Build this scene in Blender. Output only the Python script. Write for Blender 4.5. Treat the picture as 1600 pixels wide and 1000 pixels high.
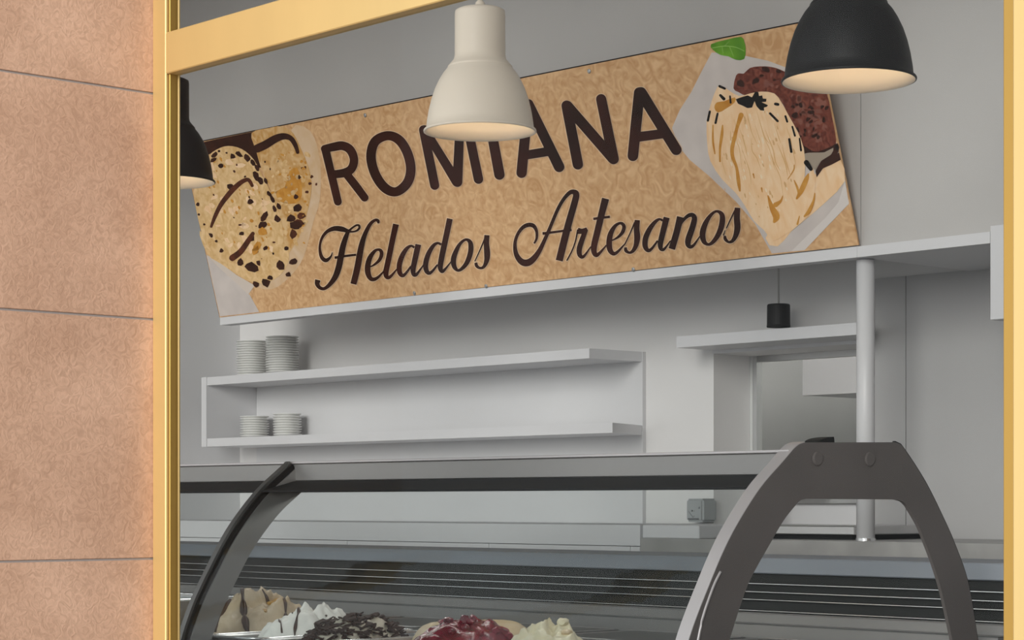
import bpy, bmesh, math, random
from mathutils import Vector, noise
random.seed(7)
for o in list(bpy.data.objects): bpy.data.objects.remove(o, do_unlink=True)
scn = bpy.context.scene
COL = scn.collection
# ------------------------------------------------------------------ camera
F, HZ, TH, CZ = 3350.0, 788.0, math.radians(47.34), 1.20
cam_d = bpy.data.cameras.new('camera'); cam = bpy.data.objects.new('camera', cam_d); COL.objects.link(cam)
cam_d.sensor_width = 36; cam_d.lens = 36*F/1600; cam_d.shift_y = (HZ-500)/1600
cam_d.clip_start = 0.02
cam.location = (0, 0, CZ); cam.rotation_euler = (math.pi/2, 0, TH)
scn.camera = cam
# ------------------------------------------------------------------ light
w = bpy.data.worlds.new('world'); scn.world = w; w.use_nodes = True
bg = w.node_tree.nodes['Background']; bg.inputs[0].default_value = (0.96, 0.98, 1.0, 1); bg.inputs[1].default_value = 1.2
sd = bpy.data.lights.new('sun', 'SUN'); sd.energy = 2.1; sd.angle = math.radians(22); sd.color = (1, 0.97, 0.93)
so = bpy.data.objects.new('sun', sd); COL.objects.link(so)
SUN_DIR = Vector((-0.46, 1.0, -0.21))
so.rotation_euler = SUN_DIR.to_track_quat('-Z', 'Y').to_euler()
vs = scn.view_settings; vs.view_transform = 'Standard'; vs.look = 'None'; vs.gamma = 1; vs.exposure = 0.0
vs.use_curve_mapping = False
# ------------------------------------------------------------------ pixel helpers (1600x1000 photo)
V = (-math.sin(TH), math.cos(TH)); R = (math.cos(TH), math.sin(TH))
def ray(px, py):
    a = (px-800)/F
    return Vector((V[0]+a*R[0], V[1]+a*R[1], (HZ-py)/F))
CAM = Vector((0, 0, CZ))
def onY(px, py, Y):
    d = ray(px, py); return CAM + d*(Y/d.y)
def onX(px, py, X):
    d = ray(px, py); return CAM + d*(X/d.x)
def onPlane(px, py, p0, n):
    d = ray(px, py); return CAM + d*((p0-CAM).dot(n)/d.dot(n))
# ------------------------------------------------------------------ materials
MATS = {}
def mat(name, col, rough=0.5, metal=0.0, var=0.0, vscale=6.0, bump=0.0, bscale=60.0, spec=0.5, emit=None, es=0, stretch=(1,1,1), col2=None, dist=0.0, coat=0.0, sss=0):
    m = bpy.data.materials.new(name); m.use_nodes = True; MATS[name] = m
    nt = m.node_tree; b = nt.nodes['Principled BSDF']
    b.inputs['Base Color'].default_value = (*col, 1); b.inputs['Roughness'].default_value = rough
    b.inputs['Metallic'].default_value = metal; b.inputs['Specular IOR Level'].default_value = spec
    b.inputs['Coat Weight'].default_value = coat
    if sss: b.inputs['Subsurface Weight'].default_value = sss; b.inputs['Subsurface Scale'].default_value = 0.01
    if emit: b.inputs['Emission Color'].default_value = (*emit, 1); b.inputs['Emission Strength'].default_value = es
    tc = nt.nodes.new('ShaderNodeTexCoord'); mp = nt.nodes.new('ShaderNodeMapping')
    mp.inputs['Scale'].default_value = stretch; nt.links.new(tc.outputs['Object'], mp.inputs['Vector'])
    if var or col2:
        n = nt.nodes.new('ShaderNodeTexNoise'); n.inputs['Scale'].default_value = vscale; n.inputs['Detail'].default_value = 5; n.inputs['Distortion'].default_value = dist
        nt.links.new(mp.outputs[0], n.inputs['Vector'])
        r = nt.nodes.new('ShaderNodeValToRGB'); r.color_ramp.elements[0].position = 0.32; r.color_ramp.elements[1].position = 0.68
        c2 = col2 if col2 else tuple(min(1, c*(1+var)) for c in col)
        c1 = col if col2 else tuple(c*(1-var) for c in col)
        r.color_ramp.elements[0].color = (*c1, 1); r.color_ramp.elements[1].color = (*c2, 1)
        nt.links.new(n.outputs['Fac'], r.inputs[0]); nt.links.new(r.outputs[0], b.inputs['Base Color'])
    if bump:
        n2 = nt.nodes.new('ShaderNodeTexNoise'); n2.inputs['Scale'].default_value = bscale; n2.inputs['Detail'].default_value = 4; n2.inputs['Distortion'].default_value = dist
        nt.links.new(mp.outputs[0], n2.inputs['Vector'])
        bp = nt.nodes.new('ShaderNodeBump'); bp.inputs['Strength'].default_value = bump; bp.inputs['Distance'].default_value = 0.004
        nt.links.new(n2.outputs['Fac'], bp.inputs['Height']); nt.links.new(bp.outputs[0], b.inputs['Normal'])
    return m
def glass(name, tint, k, rough=0.0):
    m = bpy.data.materials.new(name); m.use_nodes = True; MATS[name] = m; nt = m.node_tree
    nt.nodes.remove(nt.nodes['Principled BSDF']); out = nt.nodes['Material Output']
    t = nt.nodes.new('ShaderNodeBsdfTransparent'); t.inputs[0].default_value = (*tint, 1)
    g = nt.nodes.new('ShaderNodeBsdfGlossy'); g.inputs['Roughness'].default_value = rough
    lw = nt.nodes.new('ShaderNodeLayerWeight'); lw.inputs[0].default_value = 0.5
    p5 = nt.nodes.new('ShaderNodeMath'); p5.operation = 'POWER'; p5.inputs[1].default_value = 5
    fr = nt.nodes.new('ShaderNodeMath'); fr.operation = 'MULTIPLY_ADD'; fr.inputs[1].default_value = 0.96; fr.inputs[2].default_value = 0.04
    nt.links.new(lw.outputs['Facing'], p5.inputs[0]); nt.links.new(p5.outputs[0], fr.inputs[0])
    mu = nt.nodes.new('ShaderNodeMath'); mu.operation = 'MULTIPLY'; mu.inputs[1].default_value = k
    mx = nt.nodes.new('ShaderNodeMixShader')
    nt.links.new(fr.outputs[0], mu.inputs[0]); nt.links.new(mu.outputs[0], mx.inputs[0])
    nt.links.new(t.outputs[0], mx.inputs[1]); nt.links.new(g.outputs[0], mx.inputs[2]); nt.links.new(mx.outputs[0], out.inputs[0])
    return m
def stone_mat():
    m = mat('stone', (0.6, 0.36, 0.25), 0.8); nt = m.node_tree; b = nt.nodes['Principled BSDF']; b.inputs['Specular IOR Level'].default_value = 0.25
    geo = nt.nodes.new('ShaderNodeNewGeometry')
    def nz(scale, detail, dist):
        n = nt.nodes.new('ShaderNodeTexNoise'); n.inputs['Scale'].default_value = scale; n.inputs['Detail'].default_value = detail; n.inputs['Distortion'].default_value = dist
        nt.links.new(geo.outputs['Position'], n.inputs['Vector']); return n
    n1 = nz(7, 5, 0.4); n2 = nz(85, 3, 2.4); n3 = nz(30, 4, 0)
    r = nt.nodes.new('ShaderNodeValToRGB'); e = r.color_ramp.elements
    e[0].position = 0.3; e[0].color = (0.565, 0.345, 0.235, 1); e[1].position = 0.7; e[1].color = (0.72, 0.465, 0.33, 1)
    nt.links.new(n1.outputs['Fac'], r.inputs[0])
    r2 = nt.nodes.new('ShaderNodeValToRGB'); r2.color_ramp.elements[0].position = 0.35; r2.color_ramp.elements[0].color = (0.86, 0.84, 0.82, 1); r2.color_ramp.elements[1].position = 0.62; r2.color_ramp.elements[1].color = (1.08, 1.08, 1.08, 1)
    nt.links.new(n2.outputs['Fac'], r2.inputs[0])
    mx = nt.nodes.new('ShaderNodeMix'); mx.data_type = 'RGBA'; mx.blend_type = 'MULTIPLY'; mx.inputs[0].default_value = 0.85
    nt.links.new(r.outputs[0], mx.inputs[6]); nt.links.new(r2.outputs[0], mx.inputs[7]); nt.links.new(mx.outputs[2], b.inputs['Base Color'])
    bp = nt.nodes.new('ShaderNodeBump'); bp.inputs['Strength'].default_value = 0.35; bp.inputs['Distance'].default_value = 0.002
    nt.links.new(n2.outputs['Fac'], bp.inputs['Height']); nt.links.new(bp.outputs[0], b.inputs['Normal'])
    return m
M_STONE = stone_mat()
M_GROUT = mat('grout', (0.42, 0.38, 0.36), 0.9)
M_GOLD = mat('gold_aluminium', (0.74, 0.53, 0.22), 0.45, 0.4, var=0.05, vscale=9, bump=0.02, bscale=200, stretch=(1,1,0.15))
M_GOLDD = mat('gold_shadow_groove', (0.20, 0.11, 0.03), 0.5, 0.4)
M_GOLD2 = mat('gold_aluminium_bead', (0.50, 0.30, 0.07), 0.38, 0.6, var=0.05, vscale=9, stretch=(1,1,0.15))
M_WALL = mat('white_wall', (0.65, 0.65, 0.66), 0.65, var=0.025, vscale=2.5, spec=0.3)
M_GREYW = mat('grey_lining', (0.50, 0.487, 0.475), 0.65, var=0.03, vscale=2.5, spec=0.3)
M_GREYP = mat('grey_panel_paint', (0.43, 0.425, 0.425), 0.6, var=0.03, vscale=2.5, spec=0.3)
M_WALLW = mat('warm_white_wall', (0.73, 0.72, 0.715), 0.65, var=0.02, vscale=2.5, spec=0.3)
M_WHITE = mat('white_board', (0.66, 0.66, 0.675), 0.4, var=0.01, vscale=3)
M_CEIL = mat('ceiling_paint', (0.75, 0.75, 0.75), 0.8)
M_FLOOR = mat('floor_tile', (0.42, 0.40, 0.38), 0.5, var=0.08, vscale=3)
M_PAVE = mat('pavement_stone', (0.42, 0.39, 0.36), 0.85, var=0.12, vscale=4)
M_BACKR = mat('back_room_paint', (0.62, 0.63, 0.62), 0.6, var=0.03)
M_STEEL = mat('brushed_steel', (0.50, 0.50, 0.50), 0.32, 0.95, var=0.06, vscale=14, stretch=(0.1,1,1))
M_STEELB = mat('bright_steel', (0.78, 0.79, 0.80), 0.22, 0.95)
M_STEELD = mat('dark_steel', (0.15, 0.155, 0.155), 0.35, 0.85, var=0.08, vscale=10, stretch=(0.1,1,1))
M_RAIL = mat('anodised_rail', (0.27, 0.266, 0.262), 0.42, 0.55, var=0.05, vscale=8, stretch=(0.1,1,1))
M_PANEL = mat('dark_grey_panel', (0.135, 0.122, 0.118), 0.5, 0.3, var=0.08, vscale=7, bump=0.03, bscale=300)
M_EDGE = mat('pale_aluminium_edge', (0.50, 0.48, 0.49), 0.4, 0.45)
M_BLACK = mat('black_rubber', (0.014, 0.015, 0.016), 0.65, spec=0.15)
M_BLACKP = mat('black_louver', (0.014, 0.016, 0.016), 0.55, 0.0, spec=0.2)
M_LEDGE = mat('pale_blue_ledge', (0.225, 0.25, 0.285), 0.5, 0.1)
M_MARBLE = mat('grey_stone_counter', (0.33, 0.325, 0.315), 0.35, var=0.2, vscale=9, dist=0.8)
M_LBLACK = mat('black_lamp_enamel', (0.016, 0.016, 0.017), 0.5, 0.0, spec=0.22)
M_LWHITE = mat('cream_lamp_enamel', (0.93, 0.83, 0.70), 0.42, 0.0, spec=0.4)
M_LIN = mat('lamp_inner_enamel', (0.86, 0.78, 0.67), 0.5)
M_BULB = mat('warm_bulb', (1, .9, .75), 0.4, emit=(1, 0.87, 0.70), es=18.0)
M_CABLE = mat('grey_cable', (0.55, 0.54, 0.53), 0.6)
M_CHINA = mat('white_china', (0.84, 0.84, 0.82), 0.3)
M_DISP = mat('grey_plastic', (0.34, 0.355, 0.36), 0.4, var=0.05)
M_DISPD = mat('grey_plastic_dark', (0.12, 0.125, 0.13), 0.4)
G_WIN = glass('window_glass', (0.948, 0.953, 0.95), 0.12)
G_CASE = glass('case_glass', (0.865, 0.885, 0.885), 0.28)
# sign prints
M_PARCH = mat('print_parchment', (0.56, 0.315, 0.145), 0.55, col2=(0.76, 0.49, 0.27), vscale=26, dist=2.2, bump=0.06, bscale=90)
M_LETTER = mat('print_dark_brown', (0.022, 0.010, 0.007), 0.38, col2=(0.055, 0.016, 0.011), vscale=7)
M_HALO = mat('print_pale_edge', (0.80, 0.58, 0.38), 0.55)
M_PAPER = mat('print_white_paper', (0.56, 0.50, 0.47), 0.55, col2=(0.66, 0.59, 0.55), vscale=14)
M_PALE = mat('print_pale_patch', (0.72, 0.53, 0.36), 0.55, col2=(0.66, 0.44, 0.25), vscale=16, dist=1)
M_VAN = mat('print_vanilla', (0.93, 0.68, 0.44), 0.55, col2=(0.86, 0.55, 0.30), vscale=34, dist=1.2, stretch=(1,1,0.4))
M_NUT = mat('print_nut_cream', (0.84, 0.59, 0.32), 0.55, col2=(0.64, 0.39, 0.155), vscale=38, dist=1.0)
M_NUT2 = mat('print_caramel_cream', (0.74, 0.50, 0.26), 0.55, col2=(0.55, 0.28, 0.07), vscale=30, dist=1.0)
M_AMBER = mat('print_amber', (0.52, 0.215, 0.03), 0.5, col2=(0.66, 0.33, 0.07), vscale=40)
M_CHOC = mat('print_chocolate', (0.085, 0.020, 0.013), 0.5, col2=(0.25, 0.072, 0.045), vscale=60, dist=1.5)
M_CHOCD = mat('print_dark_chocolate', (0.028, 0.012, 0.009), 0.5, col2=(0.06, 0.022, 0.014), vscale=30)
M_BROWNST = mat('print_brown_stroke', (0.12, 0.035, 0.018), 0.5, col2=(0.055, 0.02, 0.012), vscale=40)
M_BLK = mat('print_black', (0.012, 0.009, 0.008), 0.5)
M_LEAF = mat('print_leaf', (0.06, 0.20, 0.012), 0.5, col2=(0.17, 0.40, 0.03), vscale=18)
for k_, m_ in MATS.items():
    if k_.startswith('print'): b_ = m_.node_tree.nodes['Principled BSDF']; b_.inputs['Specular IOR Level'].default_value = 0.12; b_.inputs['Roughness'].default_value = .6
# ice creams
def ice(name, c1, c2, sc=26): return mat(name, c1, 0.45, col2=c2, vscale=sc, dist=1.0, bump=0.25, bscale=90, coat=0.15)
M_ICA = ice('hazelnut_ice', (0.50, 0.39, 0.26), (0.62, 0.51, 0.37))
M_ICB = ice('milk_ice', (0.80, 0.79, 0.75), (0.88, 0.87, 0.82))
M_ICC = ice('stracciatella_ice', (0.64, 0.57, 0.46), (0.72, 0.66, 0.56))
M_ICD = ice('biscuit_ice', (0.60, 0.46, 0.28), (0.66, 0.52, 0.33))
M_ICE = ice('cream_ice', (0.76, 0.67, 0.45), (0.82, 0.75, 0.56))
M_RASP = mat('raspberry_sauce', (0.10, 0.006, 0.014), 0.2, col2=(0.30, 0.018, 0.045), vscale=60, dist=1.0, coat=0.25, bump=0.3, bscale=120)
M_SAUCE = mat('chocolate_sauce', (0.035, 0.018, 0.013), 0.35, coat=0.12, col2=(0.07, 0.034, 0.024), vscale=30)
M_SHAV = mat('chocolate_shaving', (0.028, 0.013, 0.010), 0.6, spec=0.2, col2=(0.05, 0.024, 0.018), vscale=40)
M_BRITTLE = mat('amber_brittle', (0.42, 0.22, 0.05), 0.3, col2=(0.60, 0.36, 0.10), vscale=60, coat=0.4)
M_NUTB = mat('walnut', (0.25, 0.17, 0.09), 0.5, col2=(0.40, 0.30, 0.18), vscale=80)
# ------------------------------------------------------------------ object helpers
ORG = {}
def link(name, me, m, parent=None, origin=None, smooth=False):
    o = bpy.data.objects.new(name, me); COL.objects.link(o)
    if m is not None:
        if isinstance(m, (list, tuple)):
            for k in m: me.materials.append(k)
        else: me.materials.append(m)
    if smooth:
        for p in me.polygons: p.use_smooth = True
    if parent is not None:
        org = ORG[parent.name]; o.parent = parent
    else:
        if origin is None:
            xs = [v.co for v in me.vertices]
            origin = Vector(((min(c.x for c in xs)+max(c.x for c in xs))/2, (min(c.y for c in xs)+max(c.y for c in xs))/2, min(c.z for c in xs)))
        org = Vector(origin); o.location = org
    for v in me.vertices: v.co -= org
    ORG[o.name] = org
    return o
def root(name, loc):
    o = bpy.data.objects.new(name, None); COL.objects.link(o); o.location = loc; o.empty_display_size = 0.05; ORG[o.name] = Vector(loc); return o
def tag(o, label=None, cat=None, group=None, kind=None):
    if label: o['label'] = label
    if cat: o['category'] = cat
    if group: o['group'] = group
    if kind: o['kind'] = kind
    return o
def me_from(bm, name='m'):
    bmesh.ops.recalc_face_normals(bm, faces=bm.faces[:])
    me = bpy.data.meshes.new(name); bm.to_mesh(me); bm.free(); return me
def add_box(bm, a, b):
    x0, x1 = sorted((a[0], b[0])); y0, y1 = sorted((a[1], b[1])); z0, z1 = sorted((a[2], b[2]))
    v = [bm.verts.new(p) for p in ((x0,y0,z0),(x1,y0,z0),(x1,y1,z0),(x0,y1,z0),(x0,y0,z1),(x1,y0,z1),(x1,y1,z1),(x0,y1,z1))]
    for f in ((0,3,2,1),(4,5,6,7),(0,1,5,4),(1,2,6,5),(2,3,7,6),(3,0,4,7)): bm.faces.new([v[i] for i in f])
def box(name, a, b, m, parent=None, bev=0.0, seg=1):
    bm = bmesh.new(); add_box(bm, a, b)
    if bev: bmesh.ops.bevel(bm, geom=bm.edges[:], offset=bev, segments=seg, affect='EDGES')
    return link(name, me_from(bm), m, parent)
def boxes(name, lst, m, parent=None):
    bm = bmesh.new()
    for a, b in lst: add_box(bm, a, b)
    return link(name, me_from(bm), m, parent)
def prism_x(name, yz, x0, x1, m, parent=None, bev=0):     # polygon in Y-Z extruded along X
    bm = bmesh.new(); n = len(yz)
    A = [bm.verts.new((x0, y, z)) for y, z in yz]; B = [bm.verts.new((x1, y, z)) for y, z in yz]
    bm.faces.new(A); bm.faces.new(B[::-1])
    for i in range(n): bm.faces.new((A[i], B[i], B[(i+1)%n], A[(i+1)%n]))
    if bev: bmesh.ops.bevel(bm, geom=[e for e in bm.edges if abs(e.verts[0].co.x-e.verts[1].co.x) < 1e-6], offset=bev, segments=2, affect='EDGES')
    return link(name, me_from(bm), m, parent)
def prism_z(name, xy, z0, z1, m, parent=None):
    bm = bmesh.new(); n = len(xy)
    A = [bm.verts.new((x, y, z0)) for x, y in xy]; B = [bm.verts.new((x, y, z1)) for x, y in xy]
    bm.faces.new(A); bm.faces.new(B[::-1])
    for i in range(n): bm.faces.new((A[i], B[i], B[(i+1)%n], A[(i+1)%n]))
    return link(name, me_from(bm), m, parent)
def lathe(prof, c, n=48, closed=False):
    bm = bmesh.new(); rings = []
    for r, z in prof:
        if r < 1e-6: rings.append([bm.verts.new((c[0], c[1], c[2]+z))])
        else: rings.append([bm.verts.new((c[0]+r*math.cos(2*math.pi*i/n), c[1]+r*math.sin(2*math.pi*i/n), c[2]+z)) for i in range(n)])
    pairs = list(zip(rings, rings[1:])) + ([(rings[-1], rings[0])] if closed else [])
    for a, b in pairs:
        for i in range(n):
            j = (i+1) % n
            if len(a) == 1 and len(b) == 1: continue
            if len(a) == 1: bm.faces.new((a[0], b[i], b[j]))
            elif len(b) == 1: bm.faces.new((a[i], a[j], b[0]))
            else: bm.faces.new((a[i], a[j], b[j], b[i]))
    return me_from(bm)
def catmull(pts, sub=6, closed=False):
    n = len(pts); out = []
    rng = n if closed else n-1
    for i in range(rng):
        if closed: p = [pts[(i+k-1) % n] for k in range(4)]
        else: p = [pts[max(0, i-1)], pts[i], pts[i+1], pts[min(n-1, i+2)]]
        for s in range(sub):
            t = s/sub
            out.append(tuple(0.5*((2*b)+(-a+c)*t+(2*a-5*b+4*c-d)*t*t+(-a+3*b-3*c+d)*t**3) for a, b, c, d in zip(*p)))
    if not closed: out.append(tuple(pts[-1]))
    return out
def tube_bm(bm, pts, r, n=8, cap=True):
    pts = [Vector(p) for p in pts]; rings = []
    for i, p in enumerate(pts):
        d = (pts[min(i+1, len(pts)-1)] - pts[max(i-1, 0)]).normalized()
        up = Vector((0, 0, 1)) if abs(d.z) < 0.95 else Vector((1, 0, 0))
        s = d.cross(up).normalized(); u = s.cross(d)
        rr = r[i] if isinstance(r, (list, tuple)) else r
        rings.append([bm.verts.new(p + (s*math.cos(2*math.pi*k/n)+u*math.sin(2*math.pi*k/n))*rr) for k in range(n)])
    for a, b in zip(rings, rings[1:]):
        for k in range(n): bm.faces.new((a[k], a[(k+1) % n], b[(k+1) % n], b[k]))
    if cap: bm.faces.new(rings[0][::-1]); bm.faces.new(rings[-1])
def tube(name, pts, r, m, parent=None, n=10):
    bm = bmesh.new(); tube_bm(bm, pts, r, n); return link(name, me_from(bm), m, parent, smooth=True)

# =================================================================== STRUCTURE
YW = 1.50                                   # shop-window plane
XL = onY(238, 0, YW).x                      # stone reveal plane
XLW = onY(375, 0, 4.4).x                    # left shop wall
YB = 4.4
XR, ZC = 1.6, 3.25
tag(box('floor', (XLW-.2, YW-.06, -0.1), (XR+.9, 6.6, 0), M_FLOOR), kind='structure')
tag(box('pavement', (-7.5, -4, -0.12), (6, YW-.06, -0.02), M_PAVE), kind='structure')
tag(box('ceiling', (XLW-.2, YW-.06, ZC), (XR+.9, 6.6, ZC+.12), M_CEIL), kind='structure')
tag(box('wall_left', (XLW-.15, YW+.12, 0), (XLW, YB, ZC), M_WALL), kind='structure')
tag(box('wall_right', (XR+.5, YW+.12, 0), (XR+.65, YB, ZC), M_WALL), kind='structure')
tag(boxes('wall_front', [((XLW-.15, YW-.06, 0), (XLW+.1, YW+.12, ZC)), ((XLW+.1, YW-.06, 0), (XL-.12, YW+.12, .35)), ((XLW+.1, YW-.06, 3.0), (XL-.12, YW+.12, ZC)), ((XR+.35, YW-.06, 0), (XR+.65, YW+.12, ZC)),
      ((XL-.12, YW-.06, 3.0), (XR+.35, YW+.12, ZC))], M_WALL), kind='structure')
# back wall with the service hatch
XA, XB = onY(1115, 0, YB).x, onY(1347, 0, YB).x
ZT, ZS = onY(1115, 553, YB).z, CZ-0.16
tag(boxes('wall_back', [((XLW-.15, YB, 0), (XA, YB+.15, ZC)), ((XB, YB, 0), (XR+.65, YB+.15, ZC)),
      ((XA, YB, ZT), (XB, YB+.15, ZC)), ((XA, YB, 0), (XB, YB+.15, ZS))], M_WALLW), kind='structure')
tag(boxes('wall_back_room', [((XA-.8, 6.2, 0), (XB+.8, 6.3, ZC)), ((XA-.9, YB+.15, 0), (XA-.8, 6.3, ZC)), ((XB+.8, YB+.15, 0), (XB+.9, 6.3, ZC))], M_BACKR), kind='structure')
# white lining boards on the back wall to the right of the pole, with a narrow joint
wb = tag(box('trim_1', (onY(1367, 0, YB).x-.02, YB-.004, 0), (XR+.5, YB-.0005, CZ+.575), M_GROUT), kind='structure')
xs = onY(1420, 0, YB).x
box('panel', (onY(1367, 0, YB).x-.02, YB-.012, 0), (xs-.0012, YB-.004, CZ+.575), M_GREYP, wb)
box('panel', (xs+.0012, YB-.012, 0), (XR+.5, YB-.004, CZ+.575), M_GREYP, wb)
# hatch lining: white head strip and steel frame
t2 = tag(box('trim_2', (XA, YB-.006, ZT), (XB, YB-.0005, ZT+.013), M_WHITE), kind='structure')
d1 = root('door_1', ((XA+XB)/2, YB+.17, ZS)); tag(d1, kind='structure')
yf = YB+.165
box('stile', (XA-.02, YB+.151, ZS), (onY(1181, 0, yf).x, yf+.02, ZT+.05), M_BACKR, d1)
box('stile', (onY(1181.5, 0, yf).x, YB+.152, ZS), (onY(1187, 0, yf).x, yf+.01, ZT), M_STEELB, d1)
box('head', (onY(1187, 0, yf).x, YB+.152, onY(1187, 566, yf).z), (XB+.1, yf+.01, ZT+.05), M_STEEL, d1)
# ------------------------------------------------ stone reveal (left pillar)
pil = tag(box('wall_pillar', (XL-.12, 1.14, -0.1), (XL-.0022, YW+.011, 3.25), M_GROUT), kind='structure')
zj = [onY(238, y, YW).z for y in (146, 499, 873)]
zl = [zj[0]+.294*k for k in (6, 5, 4, 3, 2, 1)] + zj + [zj[2]-.294*k for k in (1, 2, 3, 4)]
zl = [z for z in zl if z < 3.24] ; zl = [3.25] + zl + [-0.1]
for a, b in zip(zl, zl[1:]):
    if a-b < .02: continue
    box('stone_slab', (XL-.0021, 1.142, b+.0014), (XL, YW+.012, a-.0014), M_STONE, pil, bev=.0006)
    box('stone_slab', (XL-.12, 1.115, b+.0014), (XL, 1.1395, a-.0014), M_STONE, pil, bev=.0012)
pr = tag(box('wall_pier', (XR, 0.55, -0.1), (XR+.5, YW-.06, 3.25), M_STONE), kind='structure')
# ------------------------------------------------ shop window
win = root('window_1', ((XL+XR)/2, YW, 0)); tag(win, kind='structure')
XJ = onY(259.5, 0, YW).x                    # inner edge of the jamb's front face
zt0, zt1 = onY(259.5, 115.5, YW).z, onY(259.5, 51, YW).z
JD = .019                                   # depth of the slim jamb profile
box('jamb', (XL+.0005, YW, 0.02), (XJ-.0012, YW+JD, 3.0), M_GOLD, win, bev=.0012)
box('jamb_groove', (XJ-.0012, YW+.004, 0.02), (XJ+.0006, YW+JD, 3.0), M_GOLDD, win)
box('glazing_bead', (XJ+.0006, YW+.0035, 0.06), (XJ+.0030, YW+.0155, 3.0), M_GOLD2, win, bev=.0006)
tube('bead_lip', [(XJ+.0026, YW+.0172, 0.06), (XJ+.0026, YW+.0172, 3.0)], .0017, M_GOLD, win)
XM0, XM1 = onY(1581, 0, YW).x, onY(1581, 0, YW).x+.06
box('mullion', (XM0, YW, 0.02), (XM1, YW+.06, 3.0), M_GOLD, win, bev=.0018)
box('glazing_bead', (onY(1567, 0, YW+.008).x, YW+.008, 0.06), (XM0, YW+.05, 3.0), M_GOLD2, win, bev=.001)
box('glazing_bead', (XM1, YW+.012, 0.06), (XM1+.012, YW+.05, 3.0), M_GOLD2, win, bev=.001)
box('mullion', (0.3, YW, 0.02), (0.36, YW+.06, 3.0), M_GOLD, win, bev=.0018)
box('jamb', (XR-.03, YW, 0.02), (XR-.0005, YW+.06, 3.0), M_GOLD, win, bev=.0012)
for a, b in ((XJ, XM0), (XM1, 0.3), (0.36, XR-.03)):
    box('transom', (a, YW-.001, zt0), (b, YW+.019, zt1), M_GOLD, win, bev=.0012)
    box('bottom_rail', (a, YW, 0.02), (b, YW+.055, 0.09), M_GOLD, win, bev=.0012)
    box('top_rail', (a, YW, 2.95), (b, YW+.055, 3.0), M_GOLD, win, bev=.0012)
    for z0, z1 in ((.09, zt0), (zt1, 2.95)):
        box('glass_pane', (a+.001, YW+.012, z0), (b-.001, YW+.0124, z1), G_WIN, win)
win2 = root('window_added', ((XLW+XL-.5)/2, YW, .35)); tag(win2, kind='structure')  # unseen window, added so daylight reaches the left of the shop
wx = [XLW+.1, XLW+1.25, XLW+2.35, XL-.122]
for a, b in zip(wx, wx[1:]):
    box('stile', (a, YW, .35), (a+.04, YW+.06, 3.0), M_GOLD, win2); box('stile', (b-.04, YW, .35), (b, YW+.06, 3.0), M_GOLD, win2)
    box('bottom_rail', (a+.04, YW, .35), (b-.04, YW+.06, .40), M_GOLD, win2); box('top_rail', (a+.04, YW, 2.95), (b-.04, YW+.06, 3.0), M_GOLD, win2)
    box('glass_pane', (a+.041, YW+.03, .40), (b-.041, YW+.0304, 2.95), G_WIN, win2)
# ------------------------------------------------ bulkhead over the service area
YS = 3.965
ZTR0, ZTR1 = CZ+.572, CZ+.598               # trim board
XSL = onY(343, 0, 3.95).x; XSEAM = onY(1345, 0, YS).x
bk = tag(boxes('wall_bulkhead', [((XSL+.004, YS+.012, ZTR1), (XSEAM-.03, YS+.03, ZC)), ((XSEAM-.03, YS+.012, ZTR1), (XR+.5, YB, ZC)), ((XLW, YS+.012, CZ+1.15), (XSL+.004, YS+.03, ZC))], M_WALL), kind='structure')
box('panel', (XSL+.002, YS, ZTR1), (XSEAM-.001, YS+.012, CZ+1.15), M_GREYW, bk)
box('panel', (XLW, YS, CZ+1.15), (XSEAM-.001, YS+.012, ZC), M_GREYW, bk)
box('panel', (XSEAM+.001, YS, ZTR1), (XR+.5, YS+.012, ZC), M_GREYW, bk)
XDR = onY(1548, 0, 3.955).x
t3 = tag(boxes('trim_3', [((XSL, 3.952, ZTR0), (XSEAM-.001, YS+.03, ZTR1-.0008)), ((XSEAM-.0003, 3.952, ZTR0), (XDR, YB, ZTR1-.0008))], M_WHITE), kind='structure')
t4 = tag(box('trim_4', (XDR+.0005, 3.952, onY(1548, 500, 3.955).z), (XR+.5, YB-.013, ZTR1+.012), M_WHITE, bev=.001), kind='structure')
# white round post between the stone counter and the bulkhead
cp = onY(1352.5, 0, 4.0)
post = root('support_post', (cp.x, 4.0, CZ-.085)); tag(post, 'slim round white post standing on the grey stone counter', 'post')
link('shaft', lathe([(0, 0), (.0215, 0), (.0215, .655), (0, .655)], (cp.x, 4.0, CZ-.0845), 32), M_WHITE, post, smooth=True)
link('foot_ring', lathe([(0, 0), (.0235, 0), (.0235, .006), (0, .006)], (cp.x, 4.0, CZ-.085), 32), M_STEELB, post)

# =================================================================== SIGN
P_BR, P_BL = onY(1341, 383, 3.95), onY(343, 496, 3.95)
TILT = Vector((0, -.145, .51)).normalized()
SX = (P_BR-P_BL).normalized(); SN = SX.cross(TILT).normalized()
if SN.y > 0: SN = -SN
TILT = (TILT - SX*TILT.dot(SX)).normalized()
def S(px, py, off=0): return onPlane(px, py, P_BL+SN*off, SN)
sign = root('shop_sign', (P_BL+P_BR)/2)
tag(sign, 'long parchment coloured sign lettered in dark brown with printed ice cream scoops', 'sign')
qc = [S(343, 496), S(1341, 383), S(1271, 32), S(285, 227.5)]
bm = bmesh.new()
A = [bm.verts.new(p) for p in qc]; B = [bm.verts.new(p-SN*.005) for p in qc]
bm.faces.new(A); bm.faces.new(B[::-1])
for i in range(4): bm.faces.new((A[i], B[i], B[(i+1)%4], A[(i+1)%4]))
link('panel', me_from(bm), M_PARCH, sign)
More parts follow.
